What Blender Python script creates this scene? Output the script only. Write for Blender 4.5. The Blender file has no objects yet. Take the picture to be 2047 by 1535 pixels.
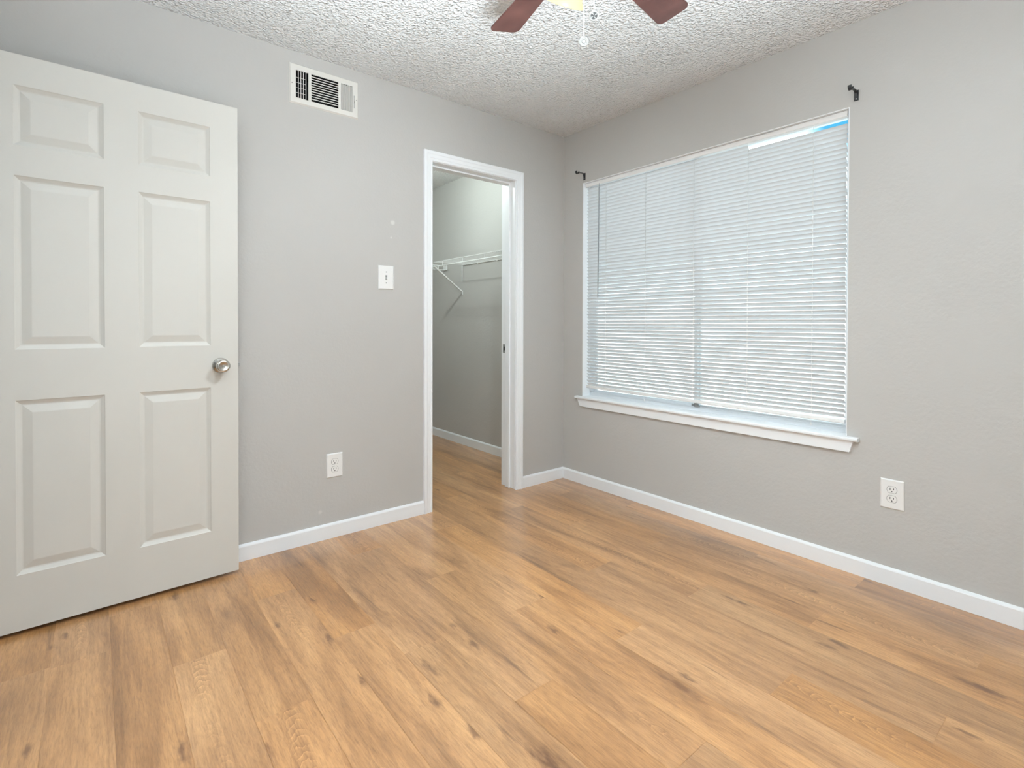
import bpy, bmesh, math, random
from mathutils import Vector, Matrix
random.seed(7)
PI = math.pi
sc = bpy.context.scene
COL = sc.collection

# ------------------------------------------------------------------ camera
CAM = Vector((-2.6192, -2.6473, 1.1066))
cam_r = Vector((0.77721665, -0.62922942, 0.00214804))
cam_u = Vector((0.00492057, 0.00949139, 0.99994285))
cam_f = Vector((0.62921385, 0.77716166, -0.01047303))
cd = bpy.data.cameras.new('camera')
cd.sensor_fit = 'HORIZONTAL'
cd.sensor_width = 36.0
cd.lens = 36.0 * 1030.27 / 2047.0
cd.shift_y = (657.54 - 767.5) / 2047.0
cd.clip_start = 0.02
co = bpy.data.objects.new('camera', cd)
COL.objects.link(co)
m = Matrix((cam_r, cam_u, -cam_f)).transposed().to_4x4()
m.translation = CAM
co.matrix_world = m
sc.camera = co

# ------------------------------------------------------------------ sky, lights, exposure
sc.view_settings.view_transform = 'Standard'
sc.view_settings.look = 'None'
sc.view_settings.gamma = 1.0
sc.view_settings.use_curve_mapping = False
sc.view_settings.exposure = 0.02
sc.cycles.max_bounces = 14
sc.cycles.diffuse_bounces = 8
sc.cycles.glossy_bounces = 4
sc.cycles.transmission_bounces = 10
sc.cycles.transparent_max_bounces = 12
sc.cycles.sample_clamp_indirect = 8.0

SKY = 3.3
w = bpy.data.worlds.new('world')
sc.world = w
w.use_nodes = True
nt = w.node_tree
nt.nodes.clear()
wo = nt.nodes.new('ShaderNodeOutputWorld')
bg = nt.nodes.new('ShaderNodeBackground')
tc = nt.nodes.new('ShaderNodeTexCoord')
dot = nt.nodes.new('ShaderNodeVectorMath'); dot.operation = 'DOT_PRODUCT'
nt.links.new(tc.outputs['Generated'], dot.inputs[0])
dot.inputs[1].default_value = Vector((0.895, 0.275, 0.352)).normalized()     # a patch of clear sky in the cloud
noi = nt.nodes.new('ShaderNodeTexNoise'); noi.inputs['Scale'].default_value = 3.0; noi.inputs['Detail'].default_value = 4
nt.links.new(tc.outputs['Generated'], noi.inputs['Vector'])
ma = nt.nodes.new('ShaderNodeMath'); ma.operation = 'MULTIPLY_ADD'
nt.links.new(noi.outputs['Fac'], ma.inputs[0]); ma.inputs[1].default_value = 0.004
nt.links.new(dot.outputs['Value'], ma.inputs[2])
rp = nt.nodes.new('ShaderNodeValToRGB')
rp.color_ramp.elements[0].position = 0.9974; rp.color_ramp.elements[0].color = (0.80, 0.95, 1.0, 1)
rp.color_ramp.elements[1].position = 0.9982; rp.color_ramp.elements[1].color = (0.10 / SKY, 0.62 / SKY, 1.05 / SKY, 1)
nt.links.new(ma.outputs[0], rp.inputs[0])
nt.links.new(rp.outputs[0], bg.inputs['Color'])
bg.inputs['Strength'].default_value = SKY
nt.links.new(bg.outputs[0], wo.inputs[0])


def lamp(name, loc, power, color, radius):
    d = bpy.data.lights.new(name, 'POINT')
    d.energy = power; d.color = color; d.shadow_soft_size = radius
    o = bpy.data.objects.new(name, d); o.location = loc
    COL.objects.link(o)
    return o

lamp('closet_ceiling_bulb', (-0.80, 0.82, 2.30), 28.0, (0.86, 1.0, 0.97), 0.03)
lamp('hall_fill_light', (-3.85, -0.13, 2.0), 30.0, (0.78, 0.91, 1.0), 0.10)  # added fill light out of view in the hall, no fixture there
ud_ = bpy.data.lights.new('rear_fill_uplight', 'SPOT'); ud_.energy = 980.0; ud_.color = (0.82, 0.93, 1.0)  # added upward fill behind the camera, brightens the ceiling by bounce
ud_.spot_size = math.radians(106); ud_.spot_blend = 0.7; ud_.shadow_soft_size = 0.35
uo_ = bpy.data.objects.new('rear_fill_uplight', ud_); uo_.location = (-2.45, -2.95, 0.75); uo_.rotation_euler = Vector((0.06, 0.23, 0.97)).to_track_quat('-Z', 'Y').to_euler(); COL.objects.link(uo_)
lamp('rear_low_fill', (-2.35, -3.2, 1.30), 11.0, (0.76, 0.91, 1.0), 0.2)  # unseen fill added behind the camera to lift the walls
FAN_W, FAN_C = 38.0, (0.86, 0.95, 1.0)
sd = bpy.data.lights.new('sun', 'SUN'); sd.energy = 5.0; sd.angle = 0.02; sd.color = (1.0, 0.97, 0.92)
so_ = bpy.data.objects.new('sun', sd); so_.location = (-5, -3, 9); COL.objects.link(so_)
so_.rotation_euler = Vector((0.62, 0.25, -1.0)).to_track_quat('-Z', 'Y').to_euler()

# ------------------------------------------------------------------ helpers
def tag(o, label=None, cat=None, group=None, kind=None):
    if label: o['label'] = label
    if cat: o['category'] = cat
    if group: o['group'] = group
    if kind: o['kind'] = kind
    return o

def empty(name, loc, rz=0.0):
    o = bpy.data.objects.new(name, None)
    o.empty_display_size = 0.05
    o.location = loc; o.rotation_euler = (0, 0, rz)
    COL.objects.link(o)
    return o

def obj(name, bm, mat, parent=None, off=None, smooth=False, bevel=0.0, recalc=True):
    """link a bmesh as ONE object; off is taken away from every vertex (world -> parent space)"""
    if off is not None:
        bmesh.ops.translate(bm, vec=-Vector(off), verts=bm.verts)
    if recalc:
        bmesh.ops.recalc_face_normals(bm, faces=bm.faces)
    me = bpy.data.meshes.new(name)
    bm.to_mesh(me); bm.free()
    if smooth:
        for p in me.polygons: p.use_smooth = True
    o = bpy.data.objects.new(name, me)
    COL.objects.link(o)
    me.materials.append(mat)
    if parent is not None: o.parent = parent
    if bevel > 0:
        b = o.modifiers.new('bevel', 'BEVEL'); b.width = bevel; b.segments = 2; b.limit_method = 'ANGLE'
    return o

def copy_tree(o, parent=None):
    c = o.copy(); COL.objects.link(c)
    if parent is not None: c.parent = parent
    for ch in [x for x in bpy.data.objects if x.parent == o]:
        copy_tree(ch, c)
    return c

def box(bm, x0, x1, y0, y1, z0, z1, mtx=None):
    vs = [Vector((x, y, z)) for x in (x0, x1) for y in (y0, y1) for z in (z0, z1)]
    if mtx is not None: vs = [mtx @ v for v in vs]
    v = [bm.verts.new(p) for p in vs]
    for f in ((0, 1, 3, 2), (4, 6, 7, 5), (0, 4, 5, 1), (2, 3, 7, 6), (0, 2, 6, 4), (1, 5, 7, 3)):
        bm.faces.new([v[i] for i in f])

def lathe(bm, prof, org, axis, n=40, cap0=True, cap1=True):
    """prof: (distance along axis, radius)"""
    axis = Vector(axis).normalized()
    e1 = axis.cross(Vector((0, 0, 1)))
    if e1.length < 1e-4: e1 = Vector((1, 0, 0))
    e1.normalize(); e2 = axis.cross(e1)
    org = Vector(org); rings = []
    for s, r in prof:
        if r < 1e-6:
            rings.append([bm.verts.new(org + axis * s)])
        else:
            rings.append([bm.verts.new(org + axis * s + (e1 * math.cos(2 * PI * k / n) + e2 * math.sin(2 * PI * k / n)) * r) for k in range(n)])
    for a, b in zip(rings, rings[1:]):
        for k in range(n):
            k2 = (k + 1) % n
            if len(a) == 1 and len(b) == 1: continue
            if len(a) == 1: bm.faces.new((a[0], b[k], b[k2]))
            elif len(b) == 1: bm.faces.new((a[k], b[0], a[k2]))
            else: bm.faces.new((a[k], a[k2], b[k2], b[k]))
    if cap0 and len(rings[0]) > 1: bm.faces.new(rings[0])
    if cap1 and len(rings[-1]) > 1: bm.faces.new(rings[-1])

def tube(bm, pts, r, n=8):
    pts = [Vector(p) for p in pts]
    rings = []
    for i, p in enumerate(pts):
        d = (pts[min(i + 1, len(pts) - 1)] - pts[max(i - 1, 0)]).normalized()
        e1 = d.cross(Vector((0.013, 0.021, 1)))
        if e1.length < 0.05: e1 = d.cross(Vector((1, 0.02, 0)))
        e1.normalize(); e2 = d.cross(e1)
        rings.append([bm.verts.new(p + (e1 * math.cos(2 * PI * k / n) + e2 * math.sin(2 * PI * k / n)) * r) for k in range(n)])
    for a, b in zip(rings, rings[1:]):
        for k in range(n):
            bm.faces.new((a[k], a[(k + 1) % n], b[(k + 1) % n], b[k]))
    bm.faces.new(rings[0]); bm.faces.new(rings[-1])

def prism(bm, outline, vec):
    """extrude a closed outline of 3-D points along vec"""
    a = [bm.verts.new(Vector(p)) for p in outline]
    b = [bm.verts.new(Vector(p) + Vector(vec)) for p in outline]
    bm.faces.new(a); bm.faces.new(list(reversed(b)))
    n = len(a)
    for k in range(n):
        bm.faces.new((a[k], b[k], b[(k + 1) % n], a[(k + 1) % n]))

def strip(bm, pts, wvec, tvec):
    """a bent flat bar: centre line pts, half-width vector wvec, half-thickness given per point by tvec(list)"""
    W = Vector(wvec); rings = []
    for p, t in zip(pts, tvec):
        p = Vector(p); t = Vector(t)
        rings.append([bm.verts.new(p + W + t), bm.verts.new(p - W + t), bm.verts.new(p - W - t), bm.verts.new(p + W - t)])
    for a, b in zip(rings, rings[1:]):
        for k in range(4):
            bm.faces.new((a[k], a[(k + 1) % 4], b[(k + 1) % 4], b[k]))
    bm.faces.new(rings[0]); bm.faces.new(rings[-1])

def slab(axis, c0, c1, u0, u1, v0, v1, holes=()):
    """wall slab with rectangular holes. axis 'x': thickness x in c0..c1, u=y, v=z ; axis 'y': u=x, v=z"""
    bm = bmesh.new()
    us = sorted({u0, u1} | {a for h in holes for a in h[:2]})
    vs = sorted({v0, v1} | {a for h in holes for a in h[2:]})
    def inside(u, v):
        return any(h[0] < u < h[1] and h[2] < v < h[3] for h in holes)
    def solid(i, j):
        if i < 0 or j < 0 or i >= len(us) - 1 or j >= len(vs) - 1: return False
        return not inside((us[i] + us[i + 1]) / 2, (vs[j] + vs[j + 1]) / 2)
    cache = {}
    def V(c, u, v):
        k = (c, u, v)
        if k not in cache:
            cache[k] = bm.verts.new((c, u, v) if axis == 'x' else (u, c, v))
        return cache[k]
    for i in range(len(us) - 1):
        for j in range(len(vs) - 1):
            if not solid(i, j): continue
            a, b, c, d = us[i], us[i + 1], vs[j], vs[j + 1]
            for cc in (c0, c1):
                bm.faces.new((V(cc, a, c), V(cc, b, c), V(cc, b, d), V(cc, a, d)))
            if not solid(i - 1, j): bm.faces.new((V(c0, a, c), V(c1, a, c), V(c1, a, d), V(c0, a, d)))
            if not solid(i + 1, j): bm.faces.new((V(c0, b, c), V(c1, b, c), V(c1, b, d), V(c0, b, d)))
            if not solid(i, j - 1): bm.faces.new((V(c0, a, c), V(c1, a, c), V(c1, b, c), V(c0, b, c)))
            if not solid(i, j + 1): bm.faces.new((V(c0, a, d), V(c1, a, d), V(c1, b, d), V(c0, b, d)))
    return bm

# ------------------------------------------------------------------ materials
def newmat(name):
    mt = bpy.data.materials.new(name); mt.use_nodes = True
    n = mt.node_tree; n.nodes.clear()
    out = n.nodes.new('ShaderNodeOutputMaterial')
    return mt, n, out

def N(n, t, **kw):
    x = n.nodes.new(t)
    for k, v in kw.items():
        if hasattr(x, k): setattr(x, k, v)
        else: x.inputs[k].default_value = v
    return x

def plain(name, color, rough=0.5, metal=0.0, spec=0.5, bump=None, emit=None, mott=0.0):
    mt, n, out = newmat(name)
    p = N(n, 'ShaderNodeBsdfPrincipled')
    p.inputs['Base Color'].default_value = (*color, 1)
    p.inputs['Roughness'].default_value = rough
    p.inputs['Metallic'].default_value = metal
    p.inputs['Specular IOR Level'].default_value = spec
    t = N(n, 'ShaderNodeTexCoord')
    if mott:
        no = N(n, 'ShaderNodeTexNoise'); no.inputs['Scale'].default_value = 2.2; no.inputs['Detail'].default_value = 5
        n.links.new(t.outputs['Object'], no.inputs['Vector'])
        mr = N(n, 'ShaderNodeMapRange'); mr.inputs[3].default_value = 1 - mott; mr.inputs[4].default_value = 1 + mott
        n.links.new(no.outputs['Fac'], mr.inputs[0])
        vm = N(n, 'ShaderNodeVectorMath', operation='SCALE'); vm.inputs[0].default_value = color
        n.links.new(mr.outputs[0], vm.inputs['Scale'])
        n.links.new(vm.outputs[0], p.inputs['Base Color'])
    if bump:
        scale, strength, dist = bump
        no = N(n, 'ShaderNodeTexNoise'); no.inputs['Scale'].default_value = scale; no.inputs['Detail'].default_value = 3
        n.links.new(t.outputs['Object'], no.inputs['Vector'])
        b = N(n, 'ShaderNodeBump'); b.inputs['Strength'].default_value = strength; b.inputs['Distance'].default_value = dist
        n.links.new(no.outputs['Fac'], b.inputs['Height'])
        n.links.new(b.outputs[0], p.inputs['Normal'])
    if emit:
        p.inputs['Emission Color'].default_value = (*emit[0], 1); p.inputs['Emission Strength'].default_value = emit[1]
    n.links.new(p.outputs[0], out.inputs[0])
    return mt

def wall_mat(name, color, spots=()):
    mt, n, out = newmat(name)
    p = N(n, 'ShaderNodeBsdfPrincipled'); p.inputs['Roughness'].default_value = 0.62; p.inputs['Specular IOR Level'].default_value = 0.3
    t = N(n, 'ShaderNodeTexCoord')
    no = N(n, 'ShaderNodeTexNoise'); no.inputs['Scale'].default_value = 1.6; no.inputs['Detail'].default_value = 4
    n.links.new(t.outputs['Object'], no.inputs['Vector'])
    mr = N(n, 'ShaderNodeMapRange'); mr.inputs[3].default_value = 0.975; mr.inputs[4].default_value = 1.025
    n.links.new(no.outputs['Fac'], mr.inputs[0])
    vm = N(n, 'ShaderNodeVectorMath', operation='SCALE'); vm.inputs[0].default_value = color
    n.links.new(mr.outputs[0], vm.inputs['Scale'])
    last = vm.outputs[0]
    for (loc, r, c) in spots:                       # dabs of filler on the paint
        d = N(n, 'ShaderNodeVectorMath', operation='DISTANCE'); d.inputs[1].default_value = loc
        n.links.new(t.outputs['Object'], d.inputs[0])
        m1 = N(n, 'ShaderNodeMapRange'); m1.inputs[1].default_value = r; m1.inputs[2].default_value = r * 0.5
        n.links.new(d.outputs['Value'], m1.inputs[0])
        mx = N(n, 'ShaderNodeMix', data_type='RGBA')
        n.links.new(m1.outputs[0], mx.inputs[0]); n.links.new(last, mx.inputs[6]); mx.inputs[7].default_value = (*c, 1)
        last = mx.outputs[2]
    n.links.new(last, p.inputs['Base Color'])
    n2 = N(n, 'ShaderNodeTexNoise'); n2.inputs['Scale'].default_value = 70; n2.inputs['Detail'].default_value = 2
    n3 = N(n, 'ShaderNodeTexNoise'); n3.inputs['Scale'].default_value = 14; n3.inputs['Detail'].default_value = 2
    for q in (n2, n3): n.links.new(t.outputs['Object'], q.inputs['Vector'])
    ad = N(n, 'ShaderNodeMath', operation='MULTIPLY_ADD'); ad.inputs[1].default_value = 1.5
    n.links.new(n3.outputs['Fac'], ad.inputs[0]); n.links.new(n2.outputs['Fac'], ad.inputs[2])
    b = N(n, 'ShaderNodeBump'); b.inputs['Strength'].default_value = 0.22; b.inputs['Distance'].default_value = 0.004
    n.links.new(ad.outputs[0], b.inputs['Height']); n.links.new(b.outputs[0], p.inputs['Normal'])
    n.links.new(p.outputs[0], out.inputs[0])
    return mt

WALLC = (0.495, 0.482, 0.463)
M_wall = wall_mat('grey_wall_paint', WALLC)
M_wallb = wall_mat('grey_wall_paint_filled', WALLC, [((-1.330, 0.0, 1.666), 0.016, (0.62, 0.61, 0.58)), ((-1.339, 0.0, 1.582), 0.007, (0.60, 0.59, 0.56)), ((-1.731, 0.0, 0.143), 0.012, (0.58, 0.56, 0.53))])

def ceiling_mat():
    mt, n, out = newmat('popcorn_ceiling')
    p = N(n, 'ShaderNodeBsdfPrincipled'); p.inputs['Roughness'].default_value = 0.9; p.inputs['Specular IOR Level'].default_value = 0.1
    p.inputs['Base Color'].default_value = (0.90, 0.90, 0.895, 1)
    t = N(n, 'ShaderNodeTexCoord')
    v = N(n, 'ShaderNodeTexVoronoi'); v.inputs['Scale'].default_value = 75; v.feature = 'SMOOTH_F1'
    no = N(n, 'ShaderNodeTexNoise'); no.inputs['Scale'].default_value = 95; no.inputs['Detail'].default_value = 4
    nw = N(n, 'ShaderNodeTexNoise'); nw.inputs['Scale'].default_value = 30; nw.inputs['Detail'].default_value = 2
    vm = N(n, 'ShaderNodeVectorMath', operation='MULTIPLY_ADD'); vm.inputs[1].default_value = (0.03, 0.03, 0.03)
    n.links.new(t.outputs['Object'], nw.inputs['Vector']); n.links.new(nw.outputs['Color'], vm.inputs[0]); n.links.new(t.outputs['Object'], vm.inputs[2])
    n.links.new(vm.outputs[0], v.inputs['Vector']); n.links.new(t.outputs['Object'], no.inputs['Vector'])
    ad = N(n, 'ShaderNodeMath', operation='MULTIPLY_ADD'); ad.inputs[1].default_value = -0.8
    n.links.new(v.outputs['Distance'], ad.inputs[0]); n.links.new(no.outputs['Fac'], ad.inputs[2])
    b = N(n, 'ShaderNodeBump'); b.inputs['Strength'].default_value = 1.0; b.inputs['Distance'].default_value = 0.022
    n.links.new(ad.outputs[0], b.inputs['Height']); n.links.new(b.outputs[0], p.inputs['Normal'])
    n.links.new(p.outputs[0], out.inputs[0])
    return mt
M_ceil = ceiling_mat()

def floor_mat():
    mt, n, out = newmat('oak_plank_floor')
    p = N(n, 'ShaderNodeBsdfPrincipled'); p.inputs['Specular IOR Level'].default_value = 0.5
    uv = N(n, 'ShaderNodeUVMap'); uv.uv_map = 'plank_uv'
    at = N(n, 'ShaderNodeAttribute'); at.attribute_name = 'plank'
    sep = N(n, 'ShaderNodeSeparateColor'); n.links.new(at.outputs['Color'], sep.inputs[0])
    # every plank reads its own stretch of grain
    sh = N(n, 'ShaderNodeVectorMath', operation='MULTIPLY_ADD'); sh.inputs[1].default_value = (37.0, 53.0, 11.0)
    n.links.new(at.outputs['Color'], sh.inputs[0]); n.links.new(uv.outputs[0], sh.inputs[2])
    def mapped(sx, sy):
        x = N(n, 'ShaderNodeVectorMath', operation='MULTIPLY'); x.inputs[1].default_value = (sx, sy, 1)
        n.links.new(sh.outputs[0], x.inputs[0]); return x.outputs[0]
    def noise(vec, scale, detail, rough=0.5, dist=0.0):
        x = N(n, 'ShaderNodeTexNoise'); x.inputs['Scale'].default_value = scale; x.inputs['Detail'].default_value = detail
        x.inputs['Roughness'].default_value = rough; x.inputs['Distortion'].default_value = dist
        n.links.new(vec, x.inputs['Vector']); return x.outputs['Fac']
    def ramp(v, stops):
        r = N(n, 'ShaderNodeValToRGB')
        el = r.color_ramp.elements
        while len(el) < len(stops): el.new(0.5)
        for e, (pos, c) in zip(el, stops): e.position = pos; e.color = (*c, 1)
        n.links.new(v, r.inputs[0]); return r.outputs[0]
    def mix(f, a, b, mode='MIX'):
        x = N(n, 'ShaderNodeMix', data_type='RGBA', blend_type=mode)
        if isinstance(f, float): x.inputs[0].default_value = f
        else: n.links.new(f, x.inputs[0])
        n.links.new(a, x.inputs[6])
        if isinstance(b, tuple): x.inputs[7].default_value = (*b, 1)
        else: n.links.new(b, x.inputs[7])
        return x.outputs[2]
    broad = noise(mapped(7.5, 1.25), 1.0, 4, 0.55, 0.8)
    base = ramp(broad, [(0.30, (0.255, 0.140, 0.060)), (0.43, (0.365, 0.208, 0.096)), (0.57, (0.440, 0.262, 0.128)), (0.75, (0.505, 0.318, 0.166))])
    def mathn(op, a, b=None, c=None):
        x = N(n, 'ShaderNodeMath', operation=op)
        for k, v in enumerate((a, b, c)):
            if v is None: continue
            if isinstance(v, (int, float)): x.inputs[k].default_value = v
            else: n.links.new(v, x.inputs[k])
        return x.outputs[0]
    # wandering growth lines and short pores
    mid = noise(mapped(46.0, 2.6), 1.0, 4, 0.6, 0.9)
    base = mix(1.0, base, ramp(mid, [(0.30, (0.80, 0.77, 0.74)), (0.50, (1.0, 1.0, 1.0)), (0.70, (1.10, 1.10, 1.09))]), 'MULTIPLY')
    fine = noise(mapped(230.0, 24.0), 1.0, 3, 0.7, 0.3)
    base = mix(1.0, base, ramp(fine, [(0.30, (0.78, 0.75, 0.72)), (0.50, (1.0, 1.0, 1.0)), (0.70, (1.16, 1.16, 1.16))]), 'MULTIPLY')
    # cathedral figure: nested pale arches down the middle of some planks
    sx = N(n, 'ShaderNodeSeparateXYZ'); n.links.new(uv.outputs[0], sx.inputs[0])
    wob = noise(mapped(5.0, 1.6), 1.0, 2)
    wob2 = noise(mapped(60.0, 26.0), 1.0, 3)
    ux = mathn('ADD', mathn('SUBTRACT', sx.outputs[0], 0.076), mathn('MULTIPLY', mathn('SUBTRACT', wob, 0.5), 0.16))
    q = mathn('MULTIPLY', mathn('MULTIPLY', ux, ux), 2600.0)
    f = mathn('FRACT', mathn('ADD', mathn('ADD', mathn('MULTIPLY', sx.outputs[1], 34.0), q), mathn('MULTIPLY', wob2, 1.7)))
    arch = ramp(f, [(0.0, (0.74, 0.71, 0.68)), (0.40, (0.96, 0.96, 0.96)), (0.80, (1.05, 1.05, 1.05)), (0.90, (1.38, 1.42, 1.46)), (1.0, (1.2, 1.21, 1.22))])
    near = N(n, 'ShaderNodeMapRange'); near.inputs[1].default_value = 0.028; near.inputs[2].default_value = 0.006
    n.links.new(mathn('ABSOLUTE', ux), near.inputs[0])
    msk = noise(mapped(3.0, 1.5), 1.0, 2, 0.5)
    mm = N(n, 'ShaderNodeMapRange'); mm.inputs[1].default_value = 0.47; mm.inputs[2].default_value = 0.58; mm.inputs[4].default_value = 0.85
    n.links.new(msk, mm.inputs[0])
    base = mix(mathn('MULTIPLY', mathn('MULTIPLY', mm.outputs[0], near.outputs[0]), mathn('GREATER_THAN', sep.outputs[0], 0.70)), base, mix(1.0, base, arch, 'MULTIPLY'))
    # dark mineral streaks
    stk = noise(mapped(30.0, 1.9), 1.0, 4, 0.55, 0.6)
    ms = N(n, 'ShaderNodeMapRange'); ms.inputs[1].default_value = 0.63; ms.inputs[2].default_value = 0.76; ms.inputs[4].default_value = 0.72
    n.links.new(stk, ms.inputs[0])
    base = mix(ms.outputs[0], base, (0.135, 0.068, 0.028))
    # small random knots
    vo = N(n, 'ShaderNodeTexVoronoi', voronoi_dimensions='2D'); vo.inputs['Scale'].default_value = 1.0
    nd = noise(mapped(70.0, 26.0), 1.0, 3)
    wrp = N(n, 'ShaderNodeVectorMath', operation='MULTIPLY_ADD'); wrp.inputs[1].default_value = (7.0, 2.4, 0)
    n.links.new(sh.outputs[0], wrp.inputs[0])
    nv = N(n, 'ShaderNodeCombineXYZ'); n.links.new(mathn('MULTIPLY', nd, 0.22), nv.inputs[0]); n.links.new(mathn('MULTIPLY', nd, 0.16), nv.inputs[1])
    n.links.new(nv.outputs[0], wrp.inputs[2]); n.links.new(wrp.outputs[0], vo.inputs['Vector'])
    mk = N(n, 'ShaderNodeMapRange'); mk.inputs[1].default_value = 0.10; mk.inputs[2].default_value = 0.03; mk.inputs[4].default_value = 0.75
    n.links.new(vo.outputs['Distance'], mk.inputs[0])
    sc_ = N(n, 'ShaderNodeSeparateColor'); n.links.new(vo.outputs['Color'], sc_.inputs[0])
    base = mix(mathn('MULTIPLY', mk.outputs[0], mathn('GREATER_THAN', sc_.outputs[0], 0.87)), base, (0.125, 0.058, 0.024))
    # the larger knots, where the boards have them: x, y, half width, half length, darkness
    ob = N(n, 'ShaderNodeTexCoord')
    for kx, ky, kw, kl, kd in ((-0.524, -2.342, 0.017, 0.060, 0.85), (-2.374, -0.175, 0.016, 0.035, 0.7), (-1.732, -1.700, 0.024, 0.060, 0.85), (-2.450, -1.085, 0.012, 0.045, 0.75),
                               (-2.743, -0.306, 0.009, 0.022, 0.7), (-1.787, -1.21, 0.010, 0.050, 0.7), (-1.850, -1.345, 0.011, 0.045, 0.75), (-1.155, -1.462, 0.009, 0.030, 0.7),
                               (-1.235, -1.760, 0.012, 0.090, 0.7), (-0.665, -1.957, 0.010, 0.040, 0.65), (-2.104, -0.651, 0.008, 0.018, 0.65), (-1.605, -1.055, 0.009, 0.018, 0.5),
                               (-2.760, -0.83, 0.010, 0.024, 0.7), (-0.460, -1.76, 0.007, 0.060, 0.7), (-1.407, 0.115, 0.010, 0.028, 0.65), (-0.632, -1.59, 0.007, 0.040, 0.6)):
        d1_ = N(n, 'ShaderNodeVectorMath', operation='SUBTRACT'); n.links.new(ob.outputs['Object'], d1_.inputs[0]); d1_.inputs[1].default_value = (kx, ky, 0)
        d2_ = N(n, 'ShaderNodeVectorMath', operation='MULTIPLY'); n.links.new(d1_.outputs[0], d2_.inputs[0]); d2_.inputs[1].default_value = (1 / kw, 1 / kl, 0)
        d3_ = N(n, 'ShaderNodeVectorMath', operation='LENGTH'); n.links.new(d2_.outputs[0], d3_.inputs[0])
        dd = mathn('ADD', d3_.outputs['Value'], mathn('MULTIPLY', mathn('SUBTRACT', nd, 0.5), 2.6))
        m_ = N(n, 'ShaderNodeMapRange'); m_.inputs[1].default_value = 1.25; m_.inputs[2].default_value = 0.15; m_.inputs[4].default_value = kd
        n.links.new(dd, m_.inputs[0])
        base = mix(m_.outputs[0], base, (0.115, 0.050, 0.020))
    # plank to plank tone
    tone = N(n, 'ShaderNodeMapRange'); tone.inputs[3].default_value = 0.98; tone.inputs[4].default_value = 1.20
    n.links.new(sep.outputs[2], tone.inputs[0])
    tv = N(n, 'ShaderNodeVectorMath', operation='SCALE'); n.links.new(base, tv.inputs[0]); n.links.new(tone.outputs[0], tv.inputs['Scale'])
    tint = mix(1.0, tv.outputs[0], (1.12, 0.915, 0.61), 'MULTIPLY')
    grey = N(n, 'ShaderNodeRGBToBW'); n.links.new(tint, grey.inputs[0])
    gc = N(n, 'ShaderNodeVectorMath', operation='SCALE'); gc.inputs[0].default_value = (1.12, 1.0, 0.82); n.links.new(grey.outputs[0], gc.inputs['Scale'])
    tint = mix(mathn('MULTIPLY', sep.outputs[1], 0.20), tint, gc.outputs[0])
    n.links.new(tint, p.inputs['Base Color'])
    p.inputs['Coat Weight'].default_value = 1.0; p.inputs['Coat Roughness'].default_value = 0.26; p.inputs['Coat IOR'].default_value = 1.65
    rr = N(n, 'ShaderNodeMapRange'); rr.inputs[3].default_value = 0.34; rr.inputs[4].default_value = 0.46
    n.links.new(fine, rr.inputs[0]); n.links.new(rr.outputs[0], p.inputs['Roughness'])
    b = N(n, 'ShaderNodeBump'); b.inputs['Strength'].default_value = 0.12; b.inputs['Distance'].default_value = 0.002
    n.links.new(fine, b.inputs['Height']); n.links.new(b.outputs[0], p.inputs['Normal'])
    n.links.new(p.outputs[0], out.inputs[0])
    return mt
M_floor = floor_mat()

M_trim = plain('white_trim_paint', (0.85, 0.87, 0.89), 0.38, spec=0.45, bump=(40, 0.05, 0.002))
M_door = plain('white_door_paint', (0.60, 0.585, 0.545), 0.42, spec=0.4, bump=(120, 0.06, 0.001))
M_plate = plain('white_plastic', (0.82, 0.82, 0.81), 0.35)
M_slot = plain('dark_slot', (0.05, 0.05, 0.05), 0.6)
M_dim = plain('grey_recess', (0.25, 0.25, 0.25), 0.6)
M_nickel = plain('satin_nickel', (0.56, 0.54, 0.50), 0.24, metal=1.0)
M_steel = plain('dull_steel', (0.42, 0.43, 0.43), 0.4, metal=0.9)
M_black = plain('black_iron', (0.02, 0.02, 0.022), 0.35, spec=0.5)
M_vent = plain('vent_enamel', (0.70, 0.68, 0.64), 0.45)
M_duct = plain('dark_duct', (0.012, 0.012, 0.012), 0.9)
M_wire = plain('white_coated_wire', (0.82, 0.83, 0.82), 0.35)
M_rail = plain('blind_rail_white', (0.80, 0.79, 0.78), 0.35)
M_wand = plain('clear_grey_wand', (0.32, 0.34, 0.36), 0.25)
M_alu = plain('white_aluminium', (0.74, 0.77, 0.80), 0.35, metal=0.0)
M_chain = plain('white_chain', (0.85, 0.84, 0.80), 0.3)
M_pend = plain('pewter_white_pendant', (0.26, 0.255, 0.24), 0.35)
M_pendark = plain('pendant_dark_face', (0.035, 0.035, 0.035), 0.5)
M_fanbody = plain('fan_white_metal', (0.80, 0.79, 0.76), 0.3)
M_conc = plain('outside_ground', (0.55, 0.56, 0.55), 0.9, bump=(20, 0.2, 0.01), mott=0.1)
M_out = plain('outside_wall_brick', (0.72, 0.63, 0.63), 0.9, mott=0.15)
M_shade = plain('lit_cream_glass', (0.16, 0.135, 0.06), 0.4, spec=0.2, emit=((1.0, 0.92, 0.62), 0.80))

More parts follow.
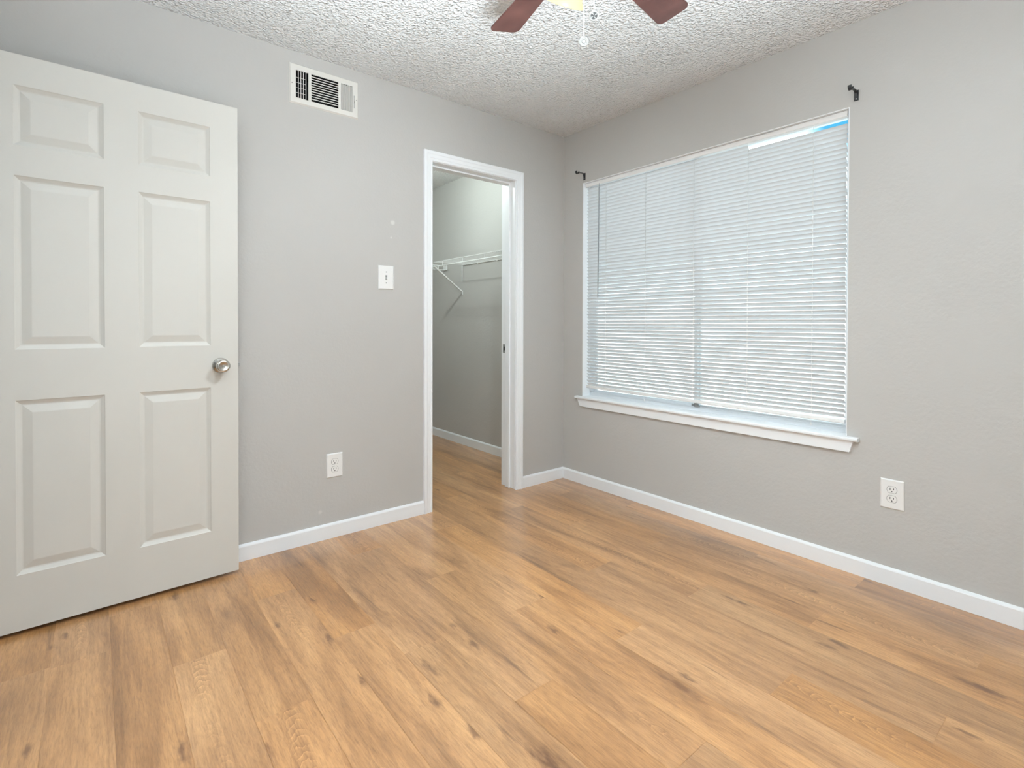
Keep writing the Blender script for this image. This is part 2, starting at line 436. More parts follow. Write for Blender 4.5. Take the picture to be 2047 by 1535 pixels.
def blade_mat():
    mt, n, out = newmat('mahogany_blade')
    p = N(n, 'ShaderNodeBsdfPrincipled'); p.inputs['Roughness'].default_value = 0.38
    t = N(n, 'ShaderNodeTexCoord')
    no = N(n, 'ShaderNodeTexNoise'); no.inputs['Scale'].default_value = 14; no.inputs['Detail'].default_value = 5
    n.links.new(t.outputs['Object'], no.inputs['Vector'])
    r = N(n, 'ShaderNodeValToRGB')
    r.color_ramp.elements[0].position = 0.3; r.color_ramp.elements[0].color = (0.075, 0.027, 0.022, 1)
    r.color_ramp.elements[1].position = 0.7; r.color_ramp.elements[1].color = (0.115, 0.046, 0.038, 1)
    n.links.new(no.outputs['Fac'], r.inputs[0]); n.links.new(r.outputs[0], p.inputs['Base Color'])
    n.links.new(p.outputs[0], out.inputs[0])
    return mt
M_blade = blade_mat()

def slat_mat():
    mt, n, out = newmat('white_vinyl_slat')
    d = N(n, 'ShaderNodeBsdfDiffuse'); d.inputs['Color'].default_value = (0.76, 0.77, 0.78, 1)
    t = N(n, 'ShaderNodeBsdfTranslucent'); t.inputs['Color'].default_value = (0.66, 0.69, 0.71, 1)
    g = N(n, 'ShaderNodeBsdfGlossy'); g.inputs['Roughness'].default_value = 0.4; g.inputs['Color'].default_value = (0.8, 0.8, 0.8, 1)
    a = N(n, 'ShaderNodeMixShader'); a.inputs[0].default_value = 0.14
    b = N(n, 'ShaderNodeMixShader'); b.inputs[0].default_value = 0.05
    n.links.new(d.outputs[0], a.inputs[1]); n.links.new(t.outputs[0], a.inputs[2])
    n.links.new(a.outputs[0], b.inputs[1]); n.links.new(g.outputs[0], b.inputs[2])
    n.links.new(b.outputs[0], out.inputs[0])
    return mt
M_slat = slat_mat()

def glass_mat():
    mt, n, out = newmat('window_glass')
    t = N(n, 'ShaderNodeBsdfTransparent'); t.inputs['Color'].default_value = (0.93, 0.96, 0.96, 1)
    g = N(n, 'ShaderNodeBsdfGlossy'); g.inputs['Roughness'].default_value = 0.02
    f = N(n, 'ShaderNodeFresnel'); f.inputs['IOR'].default_value = 1.45
    x = N(n, 'ShaderNodeMixShader')
    n.links.new(f.outputs[0], x.inputs[0]); n.links.new(t.outputs[0], x.inputs[1]); n.links.new(g.outputs[0], x.inputs[2])
    n.links.new(x.outputs[0], out.inputs[0])
    return mt
M_glass = glass_mat()

# ------------------------------------------------------------------ the room shell
H = 2.44
XL, YF = -2.97, -3.50           # left wall face, front wall face
OPX0, OPX1, OPZ = -1.078, -0.450, 2.0525      # closet opening between the jambs
WY0, WY1, WZ0, WZ1 = -1.800, -0.185, 0.588, 2.075   # window opening

def struct(name, bm, mat, parent=None, label=None, cat=None, **kw):
    o = obj(name, bm, mat, parent, **kw)
    if parent is None: tag(o, label, cat, kind='structure')
    return o

struct('wall_back', slab('y', 0.0, 0.14, -3.11, 0.0, 0.0, H, [(OPX0 - 0.018, OPX1 + 0.018, -1.0, OPZ + 0.018), (-1.851, -1.560, 2.209, 2.351)]), M_wallb)
struct('wall_right', slab('x', 0.0, 0.16, YF - 0.14, 2.04, -0.15, H, [(WY0, WY1, WZ0, WZ1)]), M_wall)
struct('wall_left', slab('x', XL - 0.14, XL, YF, 0.0, 0.0, H, [(-0.975, -0.158, -1.0, 2.062)]), M_wall)
struct('wall_front', slab('y', YF - 0.14, YF, -4.3, 0.0, 0.0, H), M_wall)
struct('wall_hall', slab('x', -4.44, -4.30, YF, 0.0, 0.0, H), M_wall)
struct('wall_hall_end', slab('y', 0.0, 0.14, -4.44, -3.11, 0.0, H), M_wall)
struct('wall_closet_back', slab('y', 1.90, 2.04, -2.0, 0.0, 0.0, H), M_wall)
struct('wall_closet_left', slab('x', -2.0, -1.88, 0.14, 1.90, 0.0, H), M_wall)
bm = bmesh.new(); box(bm, -4.44, 0.16, YF - 0.14, 2.04, H, H + 0.12)
struct('ceiling', bm, M_ceil)

# floor: planks 152 mm wide running along y, each one face with its own tone
bm = bmesh.new()
uvl = bm.loops.layers.uv.new('plank_uv')
cl = bm.loops.layers.float_color.new('plank')
PW, PL = 0.1524, 1.2192
joint = {0: -0.45, 1: -0.20, 2: -0.685, 3: -1.102, 4: -0.42, 5: -0.86, 6: -1.092, 7: -0.271, 8: -0.70, 9: -1.12, 10: -1.485, 11: -0.727,
         12: -1.080, 13: -1.481, 14: -0.655, 15: -1.091, 16: -1.478, 17: -0.66, 18: -0.3}
rnd = random.Random(23)
for k in range(-11, 19):
    xa = -2.735 + PW * k
    xb = xa + PW
    xa2, xb2 = max(xa, -4.30), min(xb, 0.0)
    if xb2 - xa2 < 0.002: continue
    j = joint.get(k, rnd.uniform(-1.2, 0.0))
    while j > YF: j -= PL
    ys = []
    while j < 1.9 + PL:
        ys.append(j); j += PL
    for a, b in zip(ys, ys[1:]):
        ya, yb = max(a, YF), min(b, 1.90)
        if yb - ya < 0.002: continue
        c = (rnd.random(), rnd.random(), rnd.random(), 1.0)
        g = 0.0004
        vs = [bm.verts.new(p) for p in ((xa2 + g, ya + g, 0), (xb2 - g, ya + g, 0), (xb2 - g, yb - g, 0), (xa2 + g, yb - g, 0))]
        f = bm.faces.new(vs)
        for lp in f.loops:
            lp[uvl].uv = (lp.vert.co.x - xa, lp.vert.co.y - a)
            lp[cl] = c
box(bm, -4.44, 0.0, YF, 1.90, -0.14, -0.0012)
for f in bm.faces:
    if any(v.co.z < -0.001 for v in f.verts):
        for lp in f.loops: lp[cl] = (0.3, 0.4, 0.0, 1)
struct('floor', bm, M_floor, recalc=True)

# baseboards: 76 mm, eased top
def baseboard(name, p0, p1, nrm):
    p0, p1, nrm = Vector(p0), Vector(p1), Vector(nrm)
    prof = [(0, 0), (0.0125, 0), (0.0125, 0.0655), (0.0105, 0.0700), (0.0045, 0.0755), (0, 0.0762)]
    bm = bmesh.new()
    prism(bm, [p0 + nrm * a + Vector((0, 0, z + 0.0005)) for a, z in prof], p1 - p0)
    struct(name, bm, M_trim)
CO = 0.0575
baseboard('baseboard_back', (XL, 0, 0), (OPX0 - 0.003 - CO, 0, 0), (0, -1, 0))
baseboard('baseboard_back_corner', (OPX1 + 0.003 + CO, 0, 0), (0, 0, 0), (0, -1, 0))
baseboard('baseboard_right', (0, YF, 0), (0, -0.0125, 0), (-1, 0, 0))
baseboard('baseboard_front', (XL, YF, 0), (-0.0125, YF, 0), (0, 1, 0))
baseboard('baseboard_left', (XL, YF + 0.0125, 0), (XL, -1.035, 0), (1, 0, 0))
baseboard('baseboard_closet_right', (0, 0.14, 0), (0, 1.8875, 0), (-1, 0, 0))
baseboard('baseboard_closet_back', (-1.88, 1.90, 0), (0, 1.90, 0), (0, -1, 0))

# closet casing (mitred colonial profile), jambs and stops
PROF = [(0, 0.0), (0, 0.0080), (0.0025, 0.0102), (0.0085, 0.0110), (0.0115, 0.0088), (0.0150, 0.0088), (0.0185, 0.0116), (0.0320, 0.0128),
        (0.0370, 0.0142), (0.0400, 0.0166), (0.0540, 0.0172), (0.0572, 0.0150), (0.0575, 0.0)]
def casing(bm, x0, x1, zt, y, s):
    """three sided casing; x0,x1,zt inner edges; s = -1 stands out towards -y"""
    rows = []
    for wd, th in PROF:
        yy = y + s * th
        rows.append([bm.verts.new(p) for p in ((x0 - wd, yy, 0.0), (x0 - wd, yy, zt + wd), (x1 + wd, yy, zt + wd), (x1 + wd, yy, 0.0))])
    for a, b in zip(rows, rows[1:]):
        for k in range(3): bm.faces.new((a[k], a[k + 1], b[k + 1], b[k]))
    for k in range(3): bm.faces.new((rows[0][k], rows[0][k + 1], rows[-1][k + 1], rows[-1][k]))
    bm.faces.new([r[0] for r in rows]); bm.faces.new([r[3] for r in rows])
t1 = tag(empty('trim_1', (OPX0, 0, 0)), 'white moulded casing and jambs around the open closet doorway', 'door casing', kind='structure')
O1 = t1.location
bm = bmesh.new(); casing(bm, OPX0 - 0.003, OPX1 + 0.003, OPZ + 0.003, 0.0, -1)
obj('casing', bm, M_trim, t1, O1)
for xa, xb in ((OPX0 - 0.018, OPX0), (OPX1, OPX1 + 0.018)):
    bm = bmesh.new(); box(bm, xa, xb, 0.0, 0.14, 0.0015, OPZ + 0.018)
    obj('side_jamb', bm, M_trim, t1, O1, bevel=0.001)
bm = bmesh.new(); box(bm, OPX0, OPX1, 0.0, 0.14, OPZ, OPZ + 0.018)
obj('head_jamb', bm, M_trim, t1, O1, bevel=0.001)
for xa, xb in ((OPX0, OPX0 + 0.011), (OPX1 - 0.011, OPX1)):
    bm = bmesh.new(); box(bm, xa, xb, 0.050, 0.095, 0.0015, OPZ)
    obj('door_stop', bm, M_trim, t1, O1, bevel=0.002)
bm = bmesh.new(); box(bm, OPX0 + 0.011, OPX1 - 0.011, 0.050, 0.095, OPZ - 0.011, OPZ)
obj('door_stop', bm, M_trim, t1, O1, bevel=0.002)
bm = bmesh.new()
box(bm, OPX1 - 0.0018, OPX1, 0.098, 0.128, 0.908, 0.966)
sp = obj('strike_plate', bm, M_steel, t1, O1, bevel=0.0006)
sp['label'] = 'dull steel strike plate'
bm = bmesh.new(); box(bm, OPX1 - 0.0022, OPX1 - 0.0016, 0.106, 0.120, 0.924, 0.950)
obj('strike_hole', bm, M_slot, sp, O1)
# closet-side casing
bm = bmesh.new(); casing(bm, OPX0 - 0.003, OPX1 + 0.003, OPZ + 0.003, 0.14, 1)
obj('casing', bm, M_trim, t1, O1)

# entry doorway trim in the left wall (seen only from the side)
t2 = tag(empty('trim_2', (XL, -0.975, 0)), 'white jambs of the entry doorway in the left wall', 'door casing', kind='structure')
bm = bmesh.new()
box(bm, XL - 0.14, XL, -0.975, -0.957, 0.0015, 2.062)
box(bm, XL - 0.14, XL, -0.176, -0.158, 0.0015, 2.062)
box(bm, XL - 0.14, XL, -0.957, -0.176, 2.050, 2.062)
obj('jamb', bm, M_trim, t2, t2.location)

# ------------------------------------------------------------------ entry door (open against the back wall)
d1 = tag(empty('door_1', (-2.1295, -0.1275, 0.017)), 'white six-panel door with satin nickel knob standing open against the back wall', 'door', kind='structure')
ud = Vector((-0.7405, -0.0215, 0)).normalized()      # from the free edge to the hinge edge
d1.rotation_euler = (0, 0, math.atan2(ud.y, ud.x))   # local +x runs to the hinges, local +y to the room
DW, DH, DT = 0.813, 2.029, 0.035
PU = [(0.1055, 0.3540), (0.4600, 0.7085)]
PZ = [(0.197, 0.8145), (0.994, 1.606), (1.712, 1.922)]
def door_face(bm, y, s):
    us = sorted({0.0, DW} | {a for p in PU for a in p}); zs = sorted({0.0, DH} | {a for p in PZ for a in p})
    V = {}
    def v(u, z, d=0.0):
        k = (round(u, 5), round(z, 5), round(d, 5))
        if k not in V: V[k] = bm.verts.new((u, y - s * d, z))
        return V[k]
    for i in range(len(us) - 1):
        for j in range(len(zs) - 1):
            a, b, c, d = us[i], us[i + 1], zs[j], zs[j + 1]
            if (a, b) in PU and (c, d) in PZ:
                rings = [(0, 0), (0.003, 0.0022), (0.013, 0.0075), (0.0165, 0.0085), (0.0185, 0.0085), (0.043, 0.0024), (0.0455, 0.0020)]
                loops = []
                for t, dp in rings:
                    loops.append([v(a + t, c + t, dp), v(b - t, c + t, dp), v(b - t, d - t, dp), v(a + t, d - t, dp)])
                for p, q in zip(loops, loops[1:]):
                    for k in range(4): bm.faces.new((p[k], p[(k + 1) % 4], q[(k + 1) % 4], q[k]))
                bm.faces.new(loops[-1])
            else:
                bm.faces.new((v(a, c), v(b, c), v(b, d), v(a, d)))
    return us, zs, v
bm = bmesh.new()
# local y: +y is rotated away from the room by ~180 deg, so the room face is found by sign
RS = 1.0 if (Matrix.Rotation(d1.rotation_euler[2], 3, 'Z') @ Vector((0, 1, 0))).y < 0 else -1.0
us, zs, va = door_face(bm, 0.0, RS)
us, zs, vb = door_face(bm, -RS * DT, -RS)
for j in range(len(zs) - 1):
    for u in (0.0, DW): bm.faces.new((va(u, zs[j]), va(u, zs[j + 1]), vb(u, zs[j + 1]), vb(u, zs[j])))
for i in range(len(us) - 1):
    for z in (0.0, DH): bm.faces.new((va(us[i], z), va(us[i + 1], z), vb(us[i + 1], z), vb(us[i], z)))
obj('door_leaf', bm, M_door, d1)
ku, kz = 0.0690, 0.9070
def knob(sgn, y0):
    bm = bmesh.new()
    lathe(bm, [(0, 0.0325), (0.004, 0.0325), (0.008, 0.0290), (0.012, 0.0150), (0.026, 0.0125), (0.032, 0.0170), (0.040, 0.0245), (0.050, 0.0270),
               (0.058, 0.0262), (0.0625, 0.0225), (0.0635, 0.0190), (0.0610, 0.0140), (0.0605, 0.0)], (ku, y0, kz), (0, sgn, 0), 48)
    k = obj('door_knob', bm, M_nickel, d1, smooth=True)
    k['label'] = 'satin nickel round door knob'
    bm = bmesh.new(); lathe(bm, [(0.0600, 0.0045), (0.0625, 0.0045), (0.0630, 0.0030), (0.0615, 0.0022), (0.0612, 0.0)], (ku, y0, kz), (0, sgn, 0), 20)
    obj('lock_pin', bm, M_steel, k, smooth=True)
knob(RS, 0.0); knob(-RS, -RS * DT)
bm = bmesh.new(); box(bm, -0.0012, 0.0, -RS * (DT / 2) - 0.0125, -RS * (DT / 2) + 0.0125, kz - 0.0285, kz + 0.0285)
lp_ = obj('latch_plate', bm, M_steel, d1)
bm = bmesh.new(); box(bm, -0.010, -0.0012, -RS * (DT / 2) - 0.006, -RS * (DT / 2) + 0.006, kz - 0.009, kz + 0.009)
obj('latch_bolt', bm, M_steel, lp_, bevel=0.002)
for z in (0.22, 1.02, 1.80):
    bm = bmesh.new(); lathe(bm, [(0, 0.006), (0.089, 0.006)], (DW + 0.005, RS * 0.004, z), (0, 0, 1), 16)
    obj('hinge', bm, M_nickel, d1)

# ------------------------------------------------------------------ window, sill and the outside
w1 = tag(empty('window_1', (0.0, WY0, WZ0)), 'wide sliding window with white sill and apron in the right wall', 'window', kind='structure')
OW = w1.location
bm = bmesh.new()                                             # stool
prism(bm, [(-0.031, -0.140, 0.594), (-0.027, -0.140, 0.589), (0.0, -0.140, 0.589), (0.0, -0.140, 0.606), (-0.027, -0.140, 0.606), (-0.031, -0.140, 0.601)], (0, -1.710, 0))
prism(bm, [(0.0, WY1, 0.589), (0.128, WY1, 0.589), (0.128, WY1, 0.606), (0.0, WY1, 0.606)], (0, WY0 - WY1, 0))
obj('window_sill', bm, M_trim, w1, OW)
bm = bmesh.new()                                             # apron with raked ends
A = [(-0.0155, -0.150, 0.5885), (-0.0155, -1.829, 0.5885), (-0.0155, -1.815, 0.537), (-0.0155, -0.176, 0.537)]
prism(bm, A, (0.0155, 0, 0))
obj('apron', bm, M_trim, w1, OW, bevel=0.0015)
LT = 0.004
for nm, a in (('return_lining', (0.001, 0.07, WY1 - LT, WY1, 0.606, WZ1)), ('return_lining', (0.001, 0.07, WY0, WY0 + LT, 0.606, WZ1)), ('return_lining', (0.001, 0.07, WY0 + LT, WY1 - LT, WZ1 - LT, WZ1))):
    bm = bmesh.new(); box(bm, *a); obj(nm, bm, M_trim, w1, OW)
fy0, fy1, fz0, fz1 = WY0 + 0.001, WY1 - 0.001, 0.606, WZ1 - 0.001
def frame_box(bm, x0, x1, y0, y1, z0, z1, wd, wb=None):
    wb = wb or wd
    box(bm, x0, x1, y0, y1, z0, z0 + wb); box(bm, x0, x1, y0, y1, z1 - wd, z1)
    box(bm, x0, x1, y0, y0 + wd, z0 + wb, z1 - wd); box(bm, x0, x1, y1 - wd, y1, z0 + wb, z1 - wd)
bm = bmesh.new(); frame_box(bm, 0.070, 0.135, fy0, fy1, fz0, fz1, 0.008, 0.020)
box(bm, 0.070, 0.074, fy0 + 0.024, fy1 - 0.024, 0.626, 0.634)
obj('window_frame', bm, M_alu, w1, OW, bevel=0.0015)
MY = -1.005
for x0, x1, y0, y1 in ((0.106, 0.124, MY - 0.012, fy1 - 0.012), (0.078, 0.096, fy0 + 0.012, MY + 0.012)):
    bm = bmesh.new(); box(bm, x0, x1, y0, y1, 0.627, 0.643); box(bm, x0, x1, y0, y1, fz1 - 0.0155, fz1 - 0.0085)
    box(bm, x0, x1, y0, y0 + 0.020, 0.643, fz1 - 0.0155); box(bm, x0, x1, y1 - 0.020, y1, 0.643, fz1 - 0.0155)
    s = obj('sash', bm, M_alu, w1, OW, bevel=0.0015)
    bm = bmesh.new(); box(bm, (x0 + x1) / 2 - 0.002, (x0 + x1) / 2 + 0.002, y0 + 0.010, y1 - 0.010, 0.640, fz1 - 0.012)
    obj('pane', bm, M_glass, s, OW)
bm = bmesh.new()
box(bm, 0.066, 0.078, MY - 0.020, MY + 0.004, 0.628, 0.652); box(bm, 0.058, 0.068, MY - 0.034, MY - 0.020, 0.631, 0.640); box(bm, 0.058, 0.068, MY + 0.004, MY + 0.015, 0.634, 0.648)
obj('latch', bm, M_steel, w1, OW, bevel=0.001)

bm = bmesh.new(); box(bm, 0.16, 40.0, -30, 30, -0.25, -0.15)
struct('ground', bm, M_conc)
bm = bmesh.new(); box(bm, 7.5, 7.7, -14, 14, -0.15, 1.62)
struct('wall_outside', bm, M_out)

# ------------------------------------------------------------------ mini blind
bl = tag(empty('mini_blind', (0.033, -0.99, 0.655)), 'closed white mini blind hanging in the window, gap under its headrail at one end', 'blind')
OB = bl.location
bm = bmesh.new(); box(bm, 0.0185, 0.046, -1.786, -0.1925, 2.0455, 2.0700)
obj('headrail', bm, M_rail, bl, OB, bevel=0.0015)
SP, NS, SW = 0.02155, 63, 0.0255
TILT = -math.radians(48)
ZS0 = 2.0255
def one_slat(bm, z, ya, yb, tilt, dz=0.0):
    K = 6
    rows = []
    for ye, e in ((ya, 0.0), (yb, dz)):
        row = []
        for k in range(K + 1):
            s = (k / K - 0.5) * SW
            crown = 0.0016 * (1 - (2 * k / K - 1) ** 2)
            # room-side edge is down: s>0 towards the room
            x = 0.033 - s * math.cos(tilt) - crown * math.sin(tilt)
            zz = z + e - s * math.sin(tilt) + crown * math.cos(tilt)
            row.append((x, ye, zz))
        rows.append(row)
    a = [bm.verts.new(p) for p in rows[0]]; b = [bm.verts.new(p) for p in rows[1]]
    for k in range(K): bm.faces.new((a[k], a[k + 1], b[k + 1], b[k]))
bm = bmesh.new()
rs = random.Random(4)
for i in range(NS):
    z = ZS0 - i * SP
    t = TILT + rs.uniform(-0.03, 0.03)
    if i == 0: one_slat(bm, z, -0.203, -1.327, t)
    else: one_slat(bm, z + rs.uniform(-0.0006, 0.0006), -0.203 + rs.uniform(-0.001, 0.001), -1.781 + rs.uniform(-0.002, 0.002), t, rs.uniform(-0.0012, 0.0008))
o = obj('slat_panel', bm, M_slat, bl, OB, smooth=True, recalc=False)
bm = bmesh.new()
prism(bm, [(0.0205, -0.2035, 0.667), (0.022, -0.2035, 0.681), (0.044, -0.2035, 0.681), (0.0455, -0.2035, 0.667), (0.041, -0.2035, 0.663), (0.025, -0.2035, 0.663)], (0, -1.5785, -0.0090))
obj('bottom_rail', bm, M_rail, bl, OB, bevel=0.001)
for yc in (-0.377, -0.693, -1.021, -1.333, -1.645):
    bm = bmesh.new()
    for xc in (0.0195, 0.0465): tube(bm, [(xc, yc, 2.046), (xc, yc, 0.675)], 0.0007, 6)
    for i in range(NS):
        z = ZS0 - i * SP
        if i == 0 and yc < -1.327: continue
        box(bm, 0.0185, 0.0200, yc - 0.0016, yc + 0.0016, z - 0.0045, z + 0.0015)
    obj('ladder_cord', bm, M_rail, bl, OB)
for yc in (-0.693, -1.645):
    bm = bmesh.new(); tube(bm, [(0.017, yc, 0.662), (0.015, yc, 0.640)], 0.0008, 6); lathe(bm, [(0, 0.002), (0.006, 0.004), (0.012, 0.0035), (0.014, 0.0)], (0.015, yc, 0.642), (0, 0, -1), 12)
    obj('cord_end', bm, M_rail, bl, OB)
bm = bmesh.new()
tube(bm, [(0.012, -0.321, 2.050), (0.012, -0.3215, 2.022)], 0.0016, 8)
tube(bm, [(0.012, -0.3215, 2.022), (0.012, -0.314, 1.284)], 0.0036, 6)
wd = obj('tilt_wand', bm, M_wand, bl, OB)
wd['label'] = 'thin grey tilt wand'

# ------------------------------------------------------------------ curtain rod brackets
def bracket(name, yc, zc, label, tilt):
    r = tag(empty(name, (0.0, yc, zc)), label, 'curtain bracket', 'curtain rod brackets over the window')
    bm = bmesh.new()
    box(bm, -0.003, -0.0002, -0.009, 0.009, -0.034, 0.012)
    obj('wall_plate', bm, M_black, r, bevel=0.001)
    bm = bmesh.new()
    pts = [(-0.003, 0, -0.022), (-0.008, 0, 0.000), (-0.018, 0, 0.008), (-0.045, 0, 0.006), (-0.060, 0, 0.000)]
    strip(bm, pts, (0, 0.0055, 0), [(0.0014, 0, 0.0004), (0.0013, 0, 0.0005), (0.0005, 0, 0.0014), (0, 0, 0.0015), (0.0003, 0, 0.0015)])
    obj('arm', bm, M_black, r)
    bm = bmesh.new()
    pts, tv = [], []
    for k in range(13):
        a = math.radians(-195 + 210 * k / 12)
        pts.append((-0.071 + 0.0120 * math.cos(a), 0, 0.008 + 0.0135 * math.sin(a)))
        tv.append((0.0014 * math.cos(a), 0, 0.0014 * math.sin(a)))
    strip(bm, pts, (0, 0.0075, 0), tv)
    obj('cradle', bm, M_black, r)
    for dz in (-0.026, 0.006):
        bm = bmesh.new(); lathe(bm, [(0, 0.0028), (0.0012, 0.0026), (0.0018, 0.0)], (-0.003, 0, dz), (-1, 0, 0), 12)
        obj('screw', bm, M_steel, r)
    return r
bracket('curtain_bracket', -0.2005, 2.128, 'black curtain rod bracket above the window corner nearest the closet', 0)
bracket('curtain_bracket', -1.826, 2.127, 'black curtain rod bracket above the window corner away from the closet', 0)

# ------------------------------------------------------------------ outlets and switch
def faceplate(bm, wd, ht, th):
    # local: plate in x/z, standing out towards -y
    a = [( -wd / 2, ht / 2), (wd / 2, ht / 2), (wd / 2, -ht / 2), (-wd / 2, -ht / 2)]
    b = 0.0042
    r0 = [bm.verts.new((x, 0, z)) for x, z in a]
    r1 = [bm.verts.new((x, -0.0025, z)) for x, z in a]
    r2 = [bm.verts.new((x - b * (1 if x > 0 else -1), -th, z - b * (1 if z > 0 else -1))) for x, z in a]
    for p, q in ((r0, r1), (r1, r2)):
        for k in range(4): bm.faces.new((p[k], p[(k + 1) % 4], q[(k + 1) % 4], q[k]))
    bm.faces.new(r2); bm.faces.new(r0)
PTH = 0.0062
def outlet(loc, rz, label):
    r = tag(empty('wall_outlet', loc, rz), label, 'outlet', 'duplex wall outlets')
    bm = bmesh.new(); faceplate(bm, 0.084, 0.124, PTH)
    obj('faceplate', bm, M_plate, r)
    for zc in (0.0195, -0.0195):
        bm = bmesh.new()                                     # flat sided round receptacle face and the shadow gap round it
        def shape(R, hh, y):
            return [(max(-R, min(R, R * math.cos(a))), y, zc + max(-hh, min(hh, R * math.sin(a)))) for a in [2 * PI * k / 40 for k in range(40)]]
        prism(bm, shape(0.0187, 0.0150, -PTH + 0.0008), (0, -0.00105, 0))
        g = obj('receptacle_gap', bm, M_dim, r)
        bm = bmesh.new(); prism(bm, shape(0.0172, 0.0137, -PTH), (0, -0.0012, 0))
        f = obj('receptacle', bm, M_plate, r, bevel=0.0004)
        for xs, hh in ((-0.0063, 0.0045), (0.0063, 0.0037)):
            bm = bmesh.new(); box(bm, xs - 0.0012, xs + 0.0012, -PTH - 0.0014, -PTH - 0.0010, zc + 0.0035 - hh, zc + 0.0035 + hh)
            obj('slot', bm, M_slot, f)
        bm = bmesh.new(); lathe(bm, [(0, 0.0026), (0.0004, 0.0026)], (0, -PTH - 0.0010, zc - 0.0078), (0, -1, 0), 16)
        obj('ground_hole', bm, M_slot, f)
    bm = bmesh.new(); lathe(bm, [(0, 0.0026), (0.0008, 0.0022), (0.001, 0.0)], (0, -PTH, 0), (0, -1, 0), 14)
    obj('screw', bm, M_plate, r)
    return r
outlet((-1.6580, -0.0004, 0.3725), 0.0, 'white duplex outlet low on the wall between the open door and the closet')
outlet((-0.0004, -1.9720, 0.3885), -PI / 2, 'white duplex outlet low on the window wall past the sill end')

s = tag(empty('light_switch', (-1.3715, -0.0004, 1.3590)), 'white toggle light switch on the wall beside the closet casing', 'switch')
bm = bmesh.new(); faceplate(bm, 0.090, 0.130, PTH)
obj('faceplate', bm, M_plate, s)
bm = bmesh.new(); box(bm, -0.0052, 0.0052, -PTH - 0.0006, -PTH + 0.001, -0.0125, 0.0125)
obj('toggle_slot', bm, M_dim, s)
bm = bmesh.new()
prism(bm, [(-0.0042, -PTH, 0.000), (-0.0042, -PTH, -0.010), (-0.0042, -PTH - 0.0125, -0.0115), (-0.0042, -PTH - 0.0135, -0.0060)], (0.0084, 0, 0))
obj('toggle', bm, M_plate, s, bevel=0.0008)
for dz in (0.030, -0.030):
    bm = bmesh.new(); lathe(bm, [(0, 0.0032), (0.0008, 0.0028), (0.0011, 0.0)], (0, -PTH, dz), (0, -1, 0), 14)
    obj('screw', bm, M_dim, s)

# ------------------------------------------------------------------ air vent
v = tag(empty('air_vent', (-1.704, 0.0, 2.281)), 'white metal air vent high on the wall just under the ceiling', 'vent')
OV = v.location
X0, X1, Z0, Z1 = -1.879, -1.529, 2.184, 2.380
FY = -0.009
hx = [(-1.848, -1.788), (-1.7735, -1.6375), (-1.6230, -1.5625)]
ZB, ZT = 2.2125, 2.3475
bm = bmesh.new()
xs = [X0 + 0.006, hx[0][0], hx[0][1], hx[1][0], hx[1][1], hx[2][0], hx[2][1], X1 - 0.006]; zs_ = [Z0 + 0.006, ZB, ZT, Z1 - 0.006]
for i in range(7):
    for j in range(3):
        if j == 1 and i in (1, 3, 5): continue
        a, b, c, d = xs[i], xs[i + 1], zs_[j], zs_[j + 1]
        box(bm, a, b, FY, FY + 0.0015, c, d)
bmesh.ops.remove_doubles(bm, verts=bm.verts, dist=1e-6)
o4 = [(X0, Z0), (X1, Z0), (X1, Z1), (X0, Z1)]; i4 = [(X0 + 0.006, Z0 + 0.006), (X1 - 0.006, Z0 + 0.006), (X1 - 0.006, Z1 - 0.006), (X0 + 0.006, Z1 - 0.006)]
vo_ = [bm.verts.new((x, -0.0003, z)) for x, z in o4]; vi_ = [bm.verts.new((x, FY, z)) for x, z in i4]; vk_ = [bm.verts.new((x, -0.0003, z)) for x, z in i4]
for k in range(4):
    bm.faces.new((vo_[k], vo_[(k + 1) % 4], vi_[(k + 1) % 4], vi_[k])); bm.faces.new((vo_[k], vo_[(k + 1) % 4], vk_[(k + 1) % 4], vk_[k])); bm.faces.new((vi_[k], vi_[(k + 1) % 4], vk_[(k + 1) % 4], vk_[k]))
obj('vent_frame', bm, M_vent, v, OV)
def fins_v(x0, x1, n, slant):
    bm = bmesh.new(); pt = (x1 - x0) / n
    for k in range(n + 1):
        xc = x0 + pt * k
        wv_ = 0.0028
        box(bm, xc - wv_ * (0.5 if 0 < k < n else 0.2), xc + wv_ * (0.5 if 0 < k < n else 0.2), FY, FY + 0.0012, ZB, ZT)
        if 0 < k < n + 1 and slant:
            prism(bm, [(xc, FY, ZB), (xc + 0.0009, FY, ZB), (xc + 0.0009 + slant, FY + 0.011, ZB), (xc + slant, FY + 0.011, ZB)], (0, 0, ZT - ZB))
    return bm
obj('louver_panel', fins_v(*hx[0], 5, 0.0), M_vent, v, OV)
obj('louver_panel', fins_v(*hx[2], 5, -0.0080), M_vent, v, OV)
bm = bmesh.new(); n = 11; pt = (ZT - ZB) / n
for k in range(1, n):
    z = ZB + pt * k
    box(bm, hx[1][0], hx[1][1], FY, FY + 0.0012, z - 0.0023, z + 0.0023)
    prism(bm, [(hx[1][0], FY, z - 0.0023), (hx[1][0], FY, z - 0.0013), (hx[1][0], FY + 0.008, z + 0.0010), (hx[1][0], FY + 0.008, z + 0.0000)], (hx[1][1] - hx[1][0], 0, 0))
obj('louver_panel', bm, M_vent, v, OV)
bm = bmesh.new()
for k in range(5):
    z = ZB + 0.017 + k * 0.025
    box(bm, hx[0][0], hx[0][1], 0.030, 0.032, z - 0.0010, z + 0.0010)
obj('damper', bm, M_vent, v, OV)
bm = bmesh.new(); box(bm, -1.850, -1.561, 0.10, 0.139, 2.210, 2.350); box(bm, -1.850, -1.849, 0.001, 0.1, 2.210, 2.350); box(bm, -1.562, -1.561, 0.001, 0.1, 2.210, 2.350)
